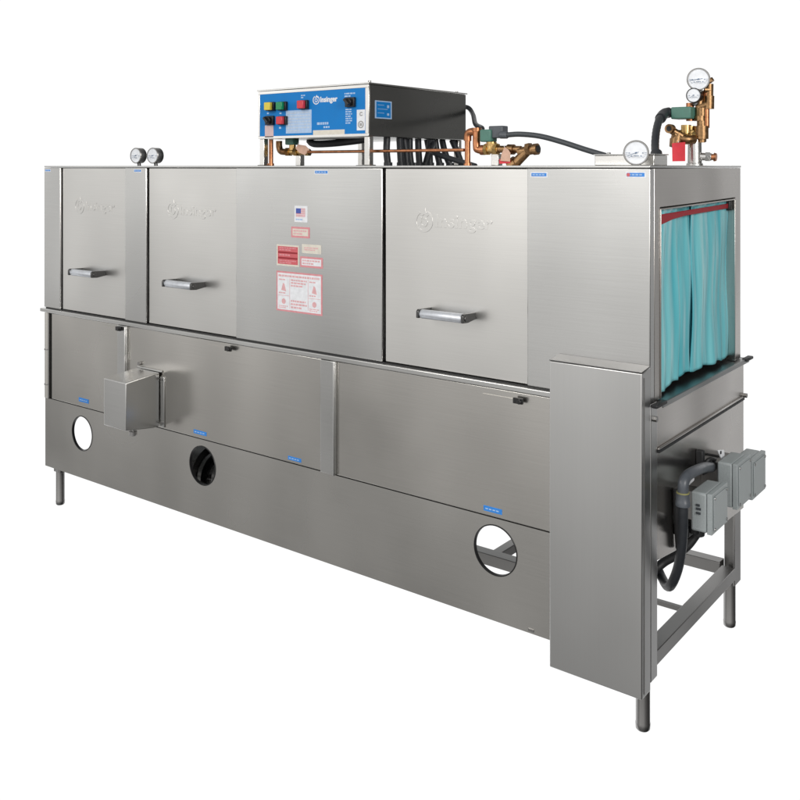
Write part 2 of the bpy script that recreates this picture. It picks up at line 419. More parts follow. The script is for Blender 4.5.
# shroud box on the front of the tank
b = MB()
x0, x1, yb, yf = -2.214, -2.070, -.0155, -.176
b.prism([(x0, yf, .515), (x0, yf, .702), (x0, yb-.02, .716), (x0, yb, .716), (x0, yb, .498), (x0, yb-.03, .498)], (x1-x0, 0, 0))
sb = b.build('shroud_box', 'panel', ROOT, .003, 3)
b = MB(); b.box(x1+.0005, x1+.026, -.0125, -.0075, .496, .70); b.box(x0-.004, x1+.012, -.0135, -.0075, .7165, .724); b.build('mounting_flange', 'panel', sb, .0015)
for z in (.515, .69):
    b = MB(); b.cyl((x1+.014, -.013, z), (x1+.014, -.018, z), .005, 6); b.build('bolt', 'frame', sb)
b = MB(); b.cyl((x0+.012, -.008, .735), (x0+.012, -.018, .735), .008, 12); b.build('bolt', 'frame', sb)
b = MB(); b.lathe((-2.10, -.120, .506), (0, 0, -1), [(0, .006), (.008, .006), (.009, .016), (.022, .016), (.027, .009)], 14); b.build('drain_knob', 'frame', sb)

# tall cover at the right front corner
yc = -.060
b = MB()
b.prism([(-.2735, yc, .131), (-.2735, yc, .999), (-.2735, -.0005, 1.0075), (-.2735, -.0005, .131)], (.2735+.002, 0, 0))
b.box(-.012, .002, .0003, .047, .150, .905)
cc = b.build('corner_cover', 'column', ROOT, .003, 3)
b = MB(); b.prism([(-.2737, yc-.001, .9995), (-.2737, yc-.001, 1.0022), (-.2737, -.0006, 1.0105), (-.2737, -.0006, 1.008)], (.2737+.0022, 0, 0)); b.build('cover_top_shade', 'dark', cc, .001)  # the cover's own top fold, its shade put into a darker steel
b = MB(); b.box(.0022, .0035, -.045, -.0435, .14, .985); b.build('cover_seam', 'frame', ROOT)

# right end of the tank
b = MB()
b.prism([(-.006, .0475, .466), (-.006, .0475, .8965), (-.006, .802, .8965), (-.006, .802, .392), (-.006, .64, .398), (-.006, .18, .449)], (.006, 0, 0))
b.build('tank_end', 'side', ROOT, .002)
b = MB(); b.box(.0002, .006, .0480, .79, .770, .776); b.build('end_rail', 'side', ROOT, .0015)
b = MB(); b.box(.0002, .007, .048, .79, .7625, .7698); b.build('end_rail_dark_strip', 'rubber', ROOT)  # raised black strip just below the rail
b = MB(); b.box(-.60, .0145, .05, .80, .897, .9035); b.box(.0148, .018, .046, .805, .889, .9035)
b.build('tray_lip', 'inside', ROOT, .001)
b = MB(); b.box(.004, .022, -.004, .070, .8965, .907); b.build('lip_cap', 'rubber', ROOT, .003)
b = MB(); b.box(.004, .024, .765, .832, .896, .906); b.build('lip_cap', 'rubber', ROOT, .003)
b = MB(); b.cyl((0, .026, .861), (.010, .026, .861), .008, 6); b.build('bolt', 'frame', ROOT)
b = MB(); b.cyl((0, .80, .775), (.012, .80, .775), .008, 6); b.build('bolt', 'frame', ROOT)

# frame and feet
for lx in (-.033, -2.842):
    for ly, zt in ((.030, .47), (.757, .40)):
        b = MB(); s = .027
        if ly < .1: b.box(lx-s, lx+s, ly-s+.010, ly+s, .150, zt)
        else:
            b.box(lx+s-.006, lx+s, ly-s-.004, ly+s+.006, .150, zt); b.box(lx-s, lx+s-.0065, ly+s, ly+s+.006, .150, zt)
        leg = b.build('leg', 'frame', ROOT, .002)
        b = MB(); b.lathe((lx, ly, 0), (0, 0, 1), [(0, .016), (.004, .0195), (.018, .0205), (.022, .0195), (.19, .0195)], 24); b.build('foot', 'frame', leg)
def rail(x0, x1, y0, y1, z0, z1):
    b = MB(); b.box(x0, x1, y0, y1, z0, z1); return b.build('frame_rail', 'frame', ROOT, .002)
rail(-.048, -.004, .058, .725, .172, .2125); rail(-2.868, -2.815, .058, .725, .172, .2125)
rail(-2.81, -.06, .740, .785, .172, .2125); rail(-2.81, -.30, .300, .345, .183, .222)
b = MB(); b.box(-.2995, -.0485, .352, .366, .196, .210); b.build('frame_rail', 'frame', ROOT)
rail(at(497, 550, .355).x-.018, at(497, 550, .355).x+.018, .3555, .7395, .182, .2145)
b = MB(); b.box(-.048, -.0485+.02, .06, .10, .213, .219); b.cyl((-.03, .08, .219), (-.03, .08, .226), .007, 8); b.build('gusset', 'frame', ROOT)

# pump under the tank, seen through the middle port
b = MB()
b.lathe((-2.20, .23, .255), (1, 0, 0), [(0, .06), (.03, .115), (.17, .118), (.18, .10), (.21, .10), (.215, .07), (.27, .06)], 32)
b.lathe((-1.945, .23, .262), (1, 0, 0), [(0, .05), (.02, .10), (.07, .104), (.085, .09), (.09, .04)], 28)
b.cyl((-1.90, .27, .32), (-1.90, .27, .46), .035)
pump = b.build('pump', 'pump', ROOT)
b = MB(); b.cyl((-1.857, .20, .30), (-1.842, .20, .30), .026, 18); b.build('pump_cap', 'pvc', pump)
b = MB(); b.cyl((-1.857, .25, .22), (-1.842, .25, .22), .018, 18); b.build('pump_cap', 'pvc', pump)

# ------------------------------------------------------------------ gauges
def gauge(c, axis, r, depth, parent, stem=None, case='frame', needle=20, stem_mat='bronze'):
    c = Vector(c); x, y, z = frame_of(axis)
    b = MB(); b.lathe(c - z*depth, z, [(0, r*.8), (.003, r*.97), (depth-.004, r*.97), (depth-.003, r*.99)], 32)
    if stem is not None: b.cyl(c - z*depth*.5 - Vector((0,0,r*.9)), Vector(stem), .008, 12)
    g = b.build('pressure_gauge', case, parent)
    b = MB(); b.lathe(c - z*.003, z, [(0, r*.98), (.004, r), (.006, r*.96), (.006, r*.88), (.003, r*.86)], 32, cap=False); b.build('bezel', 'frame' if case != 'black' else 'black', g)
    b = MB(); b.lathe(c - z*.001, z, [(0, r*.87), (.0015, r*.87)], 32); b.build('dial', 'dial', g)
    f = c + z*.0008
    b = MB()
    up = Vector((0,0,1)); up = (up - z*up.z).normalized(); ex = up.cross(z).normalized()
    for k in range(25):
        a = R(225 - 270*k/24); d = ex*math.cos(a) + up*math.sin(a); L = .10 if k % 4 else .17
        b.obox(f + d*r*(.80-L/2), d, z.cross(d), z, r*L/2, r*.012, .0003)
    for k in range(0, 25, 4):
        a = R(225 - 270*k/24); d = ex*math.cos(a) + up*math.sin(a); b.obox(f + d*r*.52, ex, up, z, r*.05, r*.06, .0003)
    b.obox(f - up*r*.32, ex, up, z, r*.2, r*.035, .0003)
    b.build('dial_markings', 'ink', g)
    b = MB(); a = R(needle); d = ex*math.cos(a) + up*math.sin(a)
    b.obox(f + d*r*.18 + z*.0016, d, z.cross(d), z, r*.55, r*.022, .0004); b.cyl(f + z*.0005, f + z*.003, r*.07, 10); b.build('needle', 'ink', g)
    return g

for u, v in ((135.8, 155.6), (152.6, 155.6)):
    p = at(u, v, .030); gauge(p, (.10, -1, 0), .0335, .034, ROOT, stem=(p.x+.001, .047, ZT-.002), case='dark')
p = at(636, 152.8, .030); gauge(p, (.42, -.9, 0), .0352, .028, ROOT, stem=(p.x, .042, ZT-.002), case='bright', needle=205, stem_mat='bright')

# ------------------------------------------------------------------ control box on the hood
bx0, bx1, by0, by1, bz0, bz1 = -1.598, -1.052, .080, .690, 1.655, 1.837
b = MB(); b.box(bx0, bx1, by0+.004, by1, bz0, bz1-.0015)
cb = b.build('control_box', 'dkbox', ROOT, .002)
b = MB(); b.box(bx0-.004, bx1+.004, by0-.004, by1+.006, bz1-.001, bz1+.005); b.build('box_lid', 'bright', cb, .0015)
b = MB()
e = .011
b.box(bx0, bx1, by0, by0+.0038, bz0, bz0+e*.9); b.box(bx0, bx1, by0, by0+.0038, bz1-e-.002, bz1-.0015)
b.box(bx0, bx0+e*.8, by0, by0+.0038, bz0+e*.9, bz1-e-.002); b.box(bx1-e*1.4, bx1, by0, by0+.0038, bz0+e*.9, bz1-e-.002)
b.build('face_frame', 'bright', cb, .0008)
b = MB(); b.box(bx0+e*.8, bx1-e*1.4, by0+.001, by0+.0038, bz0+e*.9, bz1-e-.002)
fp = b.build('face_plate', 'blue', cb)
YP = by0 + .001
def button(u, v, mat):
    p = at(u, v, by0-.026)
    b = MB(); b.m(0).box(p.x-.021, p.x+.021, YP-.014, YP, p.z-.0165, p.z+.0165)
    b.m(1).box(p.x-.0155, p.x+.0155, YP-.028, YP-.0145, p.z-.0145, p.z+.0145)
    return b.build('push_button', ['black', mat], cb, .002, label=None)
button(266.8, 106.2, 'yel')['label'] = 'yellow push button'
button(278.6, 105.8, 'grn')['label'] = 'green push button'
button(299.8, 104.4, 'redbtn')['label'] = 'upper red push button'
button(278.8, 120.3, 'redbtn')['label'] = 'lower red push button'
for u, v in ((268.0, 120.3), (348.6, 102.0)):
    p = at(u, v, by0-.014)
    b = MB(); b.box(p.x-.021, p.x+.021, YP-.012, YP, p.z-.017, p.z+.017); b.cyl((p.x, YP-.012, p.z), (p.x, YP-.022, p.z), .014, 18)
    b.obox((p.x, YP-.026, p.z), (.7, 0, .7), (0, 1, 0), (-.7, 0, .7), .005, .006, .015); b.build('selector_switch', 'black', cb, .0015)
def plate(name, u0, v0, u1, v1, mats, n, ink):
    a = at(u0, v0, YP); c = at(u1, v1, YP)
    b = MB(); b.m(0).box(a.x, c.x, YP-.001, YP-.0001, c.z, a.z)
    if n: rows(b, 1, a.x+.006, c.x-.006, c.z+.004, a.z-.004, n, .5, YP)
    return b.build(name, mats, cb)
plate('instruction_plate', 286, 110.8, 311.6, 132.8, ['paleb', 'faint'], 7, 1)
plate('paper_label', 265, 125.6, 273.5, 137.2, ['pinkp', 'pink'], 0, 1)
plate('name_strip', 313.2, 130.4, 344.6, 134.2, ['cream', 'pink'], 0, 1)
pl_ = plate('approval_label', 356.9, 109.8, 365, 130.2, ['white', 'jbox'], 0, 1)
a = at(361, 124.5, YP); b = MB(); b.add(curve_mesh([circle(0, 0, .013), circle(0, 0, .009)], .0002), front(a.x, YP-.0014, a.z))
b.box(a.x-.005, a.x+.005, YP-.0016, YP-.0012, a.z-.005, a.z+.005); c = at(361, 114, YP); b.add(text_mesh('C', .018, .0002, .001), front(c.x-.006, YP-.0014, c.z-.006)); b.build('approval_mark', 'frame', cb)
b = MB(); p = at(316.2, 100, YP); emblem(b, p.x, p.z, .46, YP-.0005, .0004)
p = at(320.4, 103.2, YP); q = at(337.5, 103.2, YP)
b.add(text_mesh('Insinger', .027, .0004, .0009, 0, q.x-p.x), front(p.x, YP-.0005, p.z+.004))
b.build('panel_lettering', 'white', cb)
def prow(u0, v0, u1, v1, n):
    a = at(u0, v0, YP); c = at(u1, v1, YP); b = MB(); rows(b, 0, a.x, c.x, c.z, a.z, n, .5, YP+.0010); b.build('panel_caption', 'paleb', cb)
prow(345.5, 108.5, 352, 124, 7); prow(344.5, 92.5, 355, 97, 2); prow(317, 121.5, 340, 125, 1); prow(323.5, 125.5, 334, 128.5, 1)
prow(301, 94.5, 305, 98.5, 2); prow(267, 112, 271.5, 114.5, 1); prow(279.5, 112, 283, 114.5, 1); prow(279, 126, 283, 129.5, 1)
a = atx(374.8, 100.2, bx1); c = atx(391.5, 119.3, bx1)
b = MB(); b.m(0).box(bx1+.0001, bx1+.001, a.y, c.y, c.z, a.z); b.m(1).box(bx1+.0011, bx1+.0014, a.y+.007, c.y-.007, c.z+.004, a.z-.004)
for k in range(3): b.m(0).box(bx1+.0015, bx1+.0017, a.y+.014, a.y+.05+.02*(k % 2), a.z-.016-.014*k, a.z-.0145-.014*k)
b.m(0).box(bx1+.0015, bx1+.0017, c.y-.028, c.y-.016, c.z+.012, c.z+.020); b.m(0).box(bx1+.0015, bx1+.0017, c.y-.028, c.y-.016, a.z-.024, a.z-.014)
b.build('side_label', ['paleb', 'blue'], cb)
b = MB(); b.cyl((bx1-.004, by0+.01, bz1+.004), (bx1-.004, by0+.01, bz1+.012), .006, 10); b.build('lid_screw', 'frame', cb)
b = MB(); b.cyl((bx1-.004, by1-.06, bz1+.004), (bx1-.004, by1-.06, bz1+.009), .006, 10); b.build('lid_screw', 'frame', cb)
# posts carrying the box
for x, yy in ((-1.582, .095), (-1.066, .098), (-1.075, .665), (-1.572, .665)):
    b = MB(); b.box(x-.0115, x+.0115, yy-.0115, yy+.0115, ZT+.003, bz0-.0003); b.box(x-.018, x+.018, yy-.018, yy+.018, ZT+.0032, ZT+.0065); b.build('box_post', 'bright', ROOT, .002)
p = at(300, 160, .32)
b = MB(); b.box(p.x-.013, p.x+.013, .307, .333, ZT+.003, 1.60); b.build('pipe_bracket', 'bright', ROOT, .002)

# cables dropping from the box to the hood
for ub, ut, yy in ((388, 387, .22), (401, 399.5, .29), (411, 409.5, .36), (407, 404, .33), (419.5, 418, .44), (430, 427, .50), (440, 435, .55), (450, 442, .60), (462, 452, .64), (425, 431, .47)):
    p = at(ut, 137, yy); q = at(ub, 166, yy)
    b = MB(); p.z = bz0-.0005; q.z = ZT+.003
    mid = (p+q)/2 + Vector((random.uniform(-.004, .004), random.uniform(-.008, .008), 0))
    b.tube([p, mid, q], .0125, 12); b.cyl(q, q + Vector((0,0,.012)), .016, 12); b.build('cable', 'hose', ROOT)
# flat dark tray under the box
p = at(311, 144, .24)
b = MB(); b.tube([(at(309, 144, .30).x, .30, bz0-.0005), at(314, 143.8, .30), at(330, 143.5, .30), at(350, 141.5, .30), at(366, 139.2, .30)], .014, 12); b.build('cable', 'hose', ROOT)

# copper line along the front
yl = .135
A_ = at(308, 151.4, yl); B_ = at(464, 151.4, yl); zc = 1.604
b = MB(); b.tube([(A_.x, yl, zc), (B_.x, yl, zc)], .0055, 14); b.build('copper_pipe', 'copper', ROOT)
p = at(271, 150, .12); b = MB(); b.cyl((p.x, .12, ZT+.003), (p.x, .12, bz0-.001), .0085, 16); b.cyl((p.x, .12, ZT+.003), (p.x, .12, ZT+.012), .012, 16); b.build('copper_pipe', 'copper', ROOT)
# left inlet valve under the box
y1 = .16
def pt(u, v, y): return at(u, v, y)
b = MB()
b.tube([pt(279, 141, y1), pt(279.2, 147, y1), pt(281, 151.2, y1), pt(286, 152, y1)], .0125, 14)
b.hexn(pt(277, 146.5, y1), pt(281, 146.5, y1), .001)
v1 = b.build('inlet_valve', 'bronze', ROOT)
b = MB(); b.cyl(pt(285, 151.8, y1), pt(309, 151.8, y1), .012, 16); b.hexn(pt(287, 151.8, y1), pt(290.5, 151.8, y1), .0175); b.hexn(pt(295, 151.8, y1), pt(298.5, 151.8, y1), .0175); b.hexn(pt(306, 152.5, y1), pt(309.5, 152.5, y1), .014)
b.cyl(pt(292.5, 150, y1), pt(292.5, 145, y1), .013, 14); b.build('valve_body', 'brass', v1)
b = MB(); p = pt(292, 142, y1); b.box(p.x-.021, p.x+.021, y1-.018, y1+.018, p.z-.011, p.z+.013); b.build('coil', 'green', v1, .004)

# right inlet valve beside the box
y2 = .14
b = MB()
b.cyl(pt(467.5, 166, y2), pt(467.5, 138, y2), .0095, 18); b.cyl(pt(467.5, 166, y2), pt(467.5, 163.5, y2), .013, 18)
vr = b.build('inlet_valve', 'copper', ROOT)
b = MB()
b.tube([pt(467.5, 141, y2), pt(467.8, 135, y2), pt(470, 132.2, y2), pt(475, 131.8, y2)], .013, 16)
b.tube([pt(476.5, 128.5, y2), pt(476.5, 146, y2), pt(478, 149.5, y2), pt(484, 150, y2)], .0125, 16)
b.cyl(pt(476.5, 127.8, y2), pt(476.5, 131.5, y2), .016, 16); b.cyl(pt(481, 150, y2), pt(485, 150, y2), .0165, 16)
b.build('elbow', 'copper', vr)
b = MB()
b.cyl(pt(484, 149.5, y2), pt(499, 149.5, y2), .014, 16); b.hexn(pt(485.5, 149.5, y2), pt(488.5, 149.5, y2), .020); b.hexn(pt(494.5, 149, y2), pt(498, 149, y2), .019)
b.cyl(pt(491.5, 149, y2), pt(491.5, 142, y2), .017, 18); b.hexn(pt(491.5, 145.5, y2), pt(491.5, 143.5, y2), .021)
b.build('valve_body', 'brass', vr)
b = MB(); p = pt(488.5, 135.8, y2); b.box(p.x-.021, p.x+.020, y2-.022, y2+.022, p.z-.020, p.z+.020); b.build('coil', 'green', vr, .005, 3)
b = MB(); p = pt(497, 132.8, y2); b.box(p.x-.025, p.x+.027, y2-.012, y2+.024, p.z-.017, p.z+.022); b.cyl(pt(500, 135, y2-.013), pt(507.5, 135, y2-.013), .012, 14); b.build('terminal_box', 'pvc', vr, .003)
b = MB()
b.cyl(pt(498, 149.2, y2), pt(521, 149.5, y2), .0115, 16); b.cyl(pt(508, 149.4, y2), pt(514, 149.5, y2), .0165, 16)
b.cyl(pt(513, 165.5, y2), pt(529, 149.5, y2), .0165, 18, .014); b.cyl(pt(519, 152, y2), pt(536, 149.3, y2), .0145, 18)
b.hexn(pt(527, 149.5, y2), pt(531, 148.5, y2), .020); b.cyl(pt(534, 149.4, y2), pt(537.8, 149, y2), .018, 18); b.cyl(pt(510, 166.2, y2), pt(516, 161.5, y2), .020, 16)
b.build('strainer', 'bronze', vr)
b = MB(); p = pt(536.6, 149.4, y2-.016); b.lathe(pt(537.7, 149, y2), (1, -.15, 0), [(0, .0115), (.003, .0115)], 16); b.build('strainer_bore', 'rubber', vr)
p = pt(494, 160, y2); b = MB(); b.box(p.x-.014, p.x+.014, y2+.004, y2+.030, ZT+.003, p.z+.020); b.build('valve_stand', 'bright', vr, .002)
b = MB(); b.tube([(bx1-.03, .50, bz0-.0005), (-1.05, .46, 1.63), (-1.0, .40, 1.60), pt(475.5, 166.2, .36)], .010, 12); b.build('cable', 'hose', ROOT)
b = MB(); b.tube([(bx1-.03, by1+.0005, 1.79), (bx1-.005, by1+.025, 1.785), (bx1+.04, by1-.01, 1.755), (bx1+.20, .45, 1.705), pt(481.5, 128, .2), pt(481.5, 129.5, .165)], .009, 12); b.build('cable', 'hose', ROOT)

# conduit from the valve to the flat junction box on the hood
b = MB(); b.tube([pt(506, 135, y2-.013), pt(520, 134.2, .135), pt(540, 136.2, .14), pt(562, 142, .15), pt(585, 149.5, .15), pt(600, 154, .15), pt(605, 155.5, .15)], .0085, 12)
b.build('conduit', 'conduit', ROOT)
b = MB(); x0 = at(594.5, 160, .10).x; b.box(x0, -.030, .10, .20, ZT+.003, ZT+.0325)
tj = b.build('top_junction_box', 'bright', ROOT, .002)
b = MB(); b.box(x0-.003, -.027, .097, .203, ZT+.0328, ZT+.036)
for xx in (x0+.04, x0+.09, -.06): b.cyl((xx, .11, ZT+.036), (xx, .11, ZT+.041), .006, 10)
b.build('lid', 'panel', tj, .001)

# tall valve group at the right end
y3 = .48
b = MB()
p = pt(694.5, 150, y3)
b.lathe((p.x, y3, ZT+.003), (0, 0, 1), [(0, .026), (.006, .026), (.008, .0225), (.085, .0215), (.088, .018)], 24)
b.cyl((p.x, y3, ZT+.032), (p.x+.05, y3+.01, ZT+.030), .012, 16); b.hexn((p.x+.032, y3+.005, ZT+.031), (p.x+.045, y3+.01, ZT+.0305), .016)
vt = b.build('vacuum_breaker', 'panel', ROOT)
b = MB(); b.lathe((p.x+.045, y3+.01, ZT+.030), (1, .1, -.05), [(0, .010), (.012, .010), (.013, .014), (.020, .012)], 14); b.build('drain_nipple', 'copper', vt)
b = MB()
b.cyl(pt(679, 139.5, y3), pt(700, 139.5, y3), .015, 18); b.hexn(pt(694, 138, y3), pt(697.5, 138, y3), .024); b.hexn(pt(686, 139, y3), pt(689, 139, y3), .020)
b.cyl(pt(686, 134, y3), pt(686, 125, y3), .016, 18); b.hexn(pt(675, 133.5, y3), pt(697, 133.5, y3), .013); b.cyl(pt(692, 141, y3), pt(692, 131, y3), .013, 14)
b.cyl(pt(690.5, 131, y3+.01), pt(690.5, 126, y3+.01), .016, 12)
b.build('valve_body', 'brass', vt)
b = MB()
b.cyl(pt(701.5, 108, y3), pt(701.5, 142, y3), .0145, 20); b.cyl(pt(699.5, 121, y3), pt(699.5, 90, y3), .013, 20)
b.cyl(pt(701.5, 126, y3), pt(701.5, 139, y3), .021, 20); b.hexn(pt(701, 139, y3), pt(701, 142.5, y3), .013)
b.cyl(pt(709, 84, y3+.01), pt(708.5, 108.5, y3+.01), .0135, 18); b.cyl(pt(708.8, 96, y3+.01), pt(708.6, 109, y3+.01), .0165, 18); b.cyl(pt(699, 107, y3), pt(708, 104, y3+.01), .015, 16)
b.cyl(pt(700, 116, y3), pt(700, 121, y3), .019, 18); b.cyl(pt(704, 90, y3), pt(710, 90, y3+.01), .012, 14)
b.cyl(pt(709.5, 79, y3), pt(711.5, 82, y3), .010, 12)
b.build('pipe', 'bronze', vt)
b = MB(); b.cyl(pt(690, 121, y3), pt(690, 103, y3), .0125, 18); b.cyl(pt(706.5, 90, y3+.005), pt(706.5, 128, y3+.005), .009, 14)
b.build('pipe', 'copper', vt)
b = MB()
b.tube([pt(694, 139.5, y3-.02), pt(688, 139.6, y3-.04), pt(680, 138, y3-.05), pt(674, 131.5+2.8, y3-.06)], .014, 16)
b.cyl(pt(681, 139, y3-.045), pt(674.5, 149.3-7, y3-.05), .012, 16); b.cyl(pt(678, 133, y3-.05), pt(675.2, 145, y3-.055), .0185, 18); b.cyl(pt(676, 139, y3-.05), pt(675.5, 146.5, y3-.055), .0195, 18)
b.cyl(pt(682, 136.5, y3-.05), pt(669, 128.8, y3-.07), .012, 18); b.cyl(pt(671.5, 129, y3-.066), pt(668.8, 128.6, y3-.085), .0145, 18)
b.build('strainer', 'bronze', vt)
q = pt(668.8, 128.6, y3-.085); d = (pt(668.8, 128.6, y3-.085) - pt(671.5, 129, y3-.066)).normalized()
b = MB(); b.lathe(q, d, [(0, .0085), (.0012, .0085)], 16); b.build('strainer_bore', 'rubber', vt)
b = MB(); p = pt(684, 113.2, y3-.02); b.box(p.x-.034, p.x+.030, y3-.045, y3+.020, p.z-.0185, p.z+.019); b.build('coil', 'green', vt, .004, 3)
b = MB(); b.cyl(pt(674, 112.5, y3-.02), pt(667, 112.5, y3-.02), .008, 14); b.cyl(pt(669.5, 112.5, y3-.02), pt(667, 112.5, y3-.02), .013, 14); b.build('coupling', 'chrome', vt)
p = pt(698.3, 79.2, y3-.02); gauge(p, (.36, -.93, 0), .0355, .026, vt if False else ROOT, stem=tuple(pt(703, 90, y3)), case='bright', needle=190)
p = pt(693.5, 95.3, y3-.04); gauge(p, (.10, -1, 0), .0235, .034, ROOT, stem=tuple(pt(693, 104, y3)), case='black', needle=60)
b = MB()
b.tube([pt(668, 113, y3-.03), pt(663, 114.5, .42), pt(659, 120, .36), pt(656, 132, .30), pt(655, 147, .25), pt(656.5, 158, .2)], .0115, 14, ribs=1)
b.build('conduit', 'hose', ROOT)
b = MB(); b.tube([pt(669, 112.5, y3-.028), pt(664, 114, .43), pt(660.3, 118.5, .38)], .017, 14); b.build('conduit_elbow', 'hose', ROOT); b = MB()
b.tube([pt(656.2, 153, .215), pt(656.5, 158, .2), pt(653.5, 163, .18), pt(652.2, 166.3, .16)], .017, 14)
b.build('conduit_elbow', 'hose', ROOT)

# ------------------------------------------------------------------ end of the tank: boxes, elbow, hose
def jbox(y0, y1, z0, z1, x0=.062, x1=.122):
    b = MB(); b.box(x0, x1-.0145, y0, y1, z0, z1)
    o = b.build('junction_box', 'jbox', ROOT, .006, 3)
    b = MB(); b.box(x1-.014, x1, y0-.0015, y1+.0015, z0-.0015, z1+.0015)
    b.box(x1+.0003, x1+.003, y0+.008, y1-.008, z0+.008, z1-.008)
    b.build('lid', 'jbox', o, .004, 3)
    for yy in (y0+.014, y1-.014):
        for zz in (z0+.012, z1-.012):
            b = MB(); b.cyl((x1+.002, yy, zz), (x1+.005, yy, zz), .0045, 8); b.build('screw', 'frame', o)
    b = MB(); b.box(.0003, x0-.0003, (y0+y1)/2-.025, (y0+y1)/2+.025, z0+.015, z1-.015); b.build('mounting_strut', 'frame', o)
    b = MB(); b.cyl((.05, (y0+y1)/2, z0-.001), (.05, (y0+y1)/2, z0-.03), .014, 12); b.build('cable_gland', 'rubber', o)
    return o
j = jbox(.136, .262, .538, .647)
b = MB()
for zz, w in ((.612, .010), (.602, .013), (.590, .012)): b.box(.078, .078+w, .1335, .1358, zz-.003, zz+.003)
b.build('printed_mark', 'conduit', j)
jbox(.352, .477, .545, .675); jbox(.495, .626, .533, .650)
b = MB()
b.tube([atx(711, 467, .035), atx(704, 467.5, .05), atx(696, 470.5, .06), atx(688, 475, .06), atx(683.6, 482, .06), atx(682.8, 492, .06), atx(682.8, 500, .06)], .0148, 16)
el = b.build('conduit_elbow', 'pvc', ROOT)
b = MB(); c = atx(682.8, 493, .06); b.cyl((c.x, c.y, c.z+.003), (c.x, c.y, c.z-.0025), .0175, 20); b.build('yellow_band', 'band', el)
b = MB(); c = atx(682.8, 497.5, .06); b.lathe((c.x, c.y, c.z+.012), (0, 0, -1), [(0, .0185), (.02, .0185), (.022, .020), (.034, .020), (.036, .017)], 20); b.build('collar', 'pvc', el)
b = MB()
b.tube([atx(682.8, 501, .06), atx(683, 515, .06), atx(682.5, 535, .055), atx(680.5, 555, .045), atx(677, 571, .03), atx(671.5, 584, .01), atx(667, 586, -.02), atx(662, 578, -.06), atx(657, 568, -.09), atx(650, 560, -.14)], .0135, 14)
b.build('hose', 'hose', ROOT)
b = MB(); b.tube([atx(697, 533, .02), atx(688, 545, .0), atx(676, 555, -.03), atx(664, 562, -.06), atx(655, 570, -.08), atx(650, 576, -.10)], .013, 12); b.build('hose', 'rubber', ROOT)
b = MB()
b.tube([atx(676.5, 490, .012), atx(677, 515, .012), atx(679, 548, .012)], .010, 10)
b.build('cable', 'rubber', ROOT)  # black tube stands for the dark shadow beside the elbow and hose
b = MB(); b.box(.0004, .04, .18, .29, .495, .525); b.cyl((.03, .28, .53), (.03, .28, .47), .02, 14); b.build('cable_tray', 'rubber', ROOT, .004)
b = MB(); b.prism([atx(686, 480, .004), atx(693.5, 474.5, .004), atx(693.5, 480, .004), atx(686.5, 487, .004)], (.002, 0, 0)); b.build('white_label', 'white', ROOT)
# float switch and clutter above the boxes
b = MB(); p = atx(701.5, 457.5, .015); b.box(.0003, .022, p.y-.010, p.y+.010, p.z-.03, p.z+.022); b.cyl((.01, p.y, p.z-.02), (.03, p.y, p.z-.045), .012, 12); b.build('sensor', 'rubber', ROOT, .003)
b = MB(); p = atx(714, 463, .02); b.lathe((.0005, p.y, p.z-.004), (1, 0, 0), [(0, .030), (.035, .030), (.04, .022), (.05, .022)], 18); b.cyl((.02, p.y-.05, p.z-.012), (.02, p.y+.08, p.z-.03), .016, 14); b.build('motor_boss', 'rubber', ROOT)
b = MB(); b.tube([atx(704, 466, .02), atx(708, 460, .03), atx(713, 459, .035), atx(719, 463, .03), atx(722, 470, .03)], .006, 10); b.build('cable', 'rubber', ROOT)
a = atx(718.2, 450.5, .055); c = atx(723.8, 449.8, .055)
b = MB(); b.prism([atx(716.5, 450, .05), atx(722.6, 449.6, .05), atx(724.3, 460, .05), atx(726.8, 469, .05), atx(724.8, 470, .05), atx(720.5, 459.5, .05)], (.004, 0, 0))
bt = b.build('white_bracket', 'white', ROOT, .001)
b = MB(); c = atx(720.5, 452.5, .0545); b.cyl((.0542, c.y, c.z), (.0562, c.y, c.z), .005, 10); b.build('bolt', 'rubber', bt)

# ------------------------------------------------------------------ hanging things
CUR = bpy.data.objects.new('strip_curtain', None); COL.objects.link(CUR); CUR.location = (0, 0, 0)
CUR['label'] = 'teal vinyl splash curtain hanging in folds from a red band in the end opening'; CUR['category'] = 'curtain'
def strip(y0, y1, ph, xo, zb0, zb1, tilt=0):
    b = MB(); ny, nz = 40, 60; G = []
    yy0 = (y0+y1)/2
    for k in range(nz+1):
        s = k/nz; row = []
        for j in range(ny+1):
            t = j/ny
            zb = zb0 + (zb1-zb0)*t + .004*math.sin(9*t+ph)
            zt = 1.432 + .010*(yy0-.07)/.63; z = zt - s*(zt - zb)
            yy = y0 + (y1-y0)*t + tilt*s*s + .006*s*math.sin(5*s+ph)
            amp = .0012 + .0030*s
            x = xo + amp*math.sin(2*math.pi*(t*(y1-y0)/(.15+.03*math.sin(3*ph))) + ph + .9*s) + .45*amp*math.sin(2*math.pi*(t*(y1-y0)/.052) + 2*ph - 1.2*s) + .004*math.sin(7*s+3*t+ph)
            row.append(b.bm.verts.new((x, yy, z)))
        G.append(row)
    for k in range(nz):
        for j in range(ny): b._f([G[k][j], G[k][j+1], G[k+1][j+1], G[k+1][j]])
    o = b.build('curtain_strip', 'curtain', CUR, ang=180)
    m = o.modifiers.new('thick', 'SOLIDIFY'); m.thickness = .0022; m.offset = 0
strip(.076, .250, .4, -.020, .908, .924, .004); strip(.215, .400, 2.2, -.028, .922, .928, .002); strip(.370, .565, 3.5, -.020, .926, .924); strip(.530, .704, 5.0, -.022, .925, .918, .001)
b = MB(); b.prism([(-.016, .0765, 1.4145), (-.016, .690, 1.4285), (-.016, .690, 1.412), (-.016, .300, 1.4040), (-.016, .200, 1.3980), (-.016, .0765, 1.382)], (.005, 0, 0))
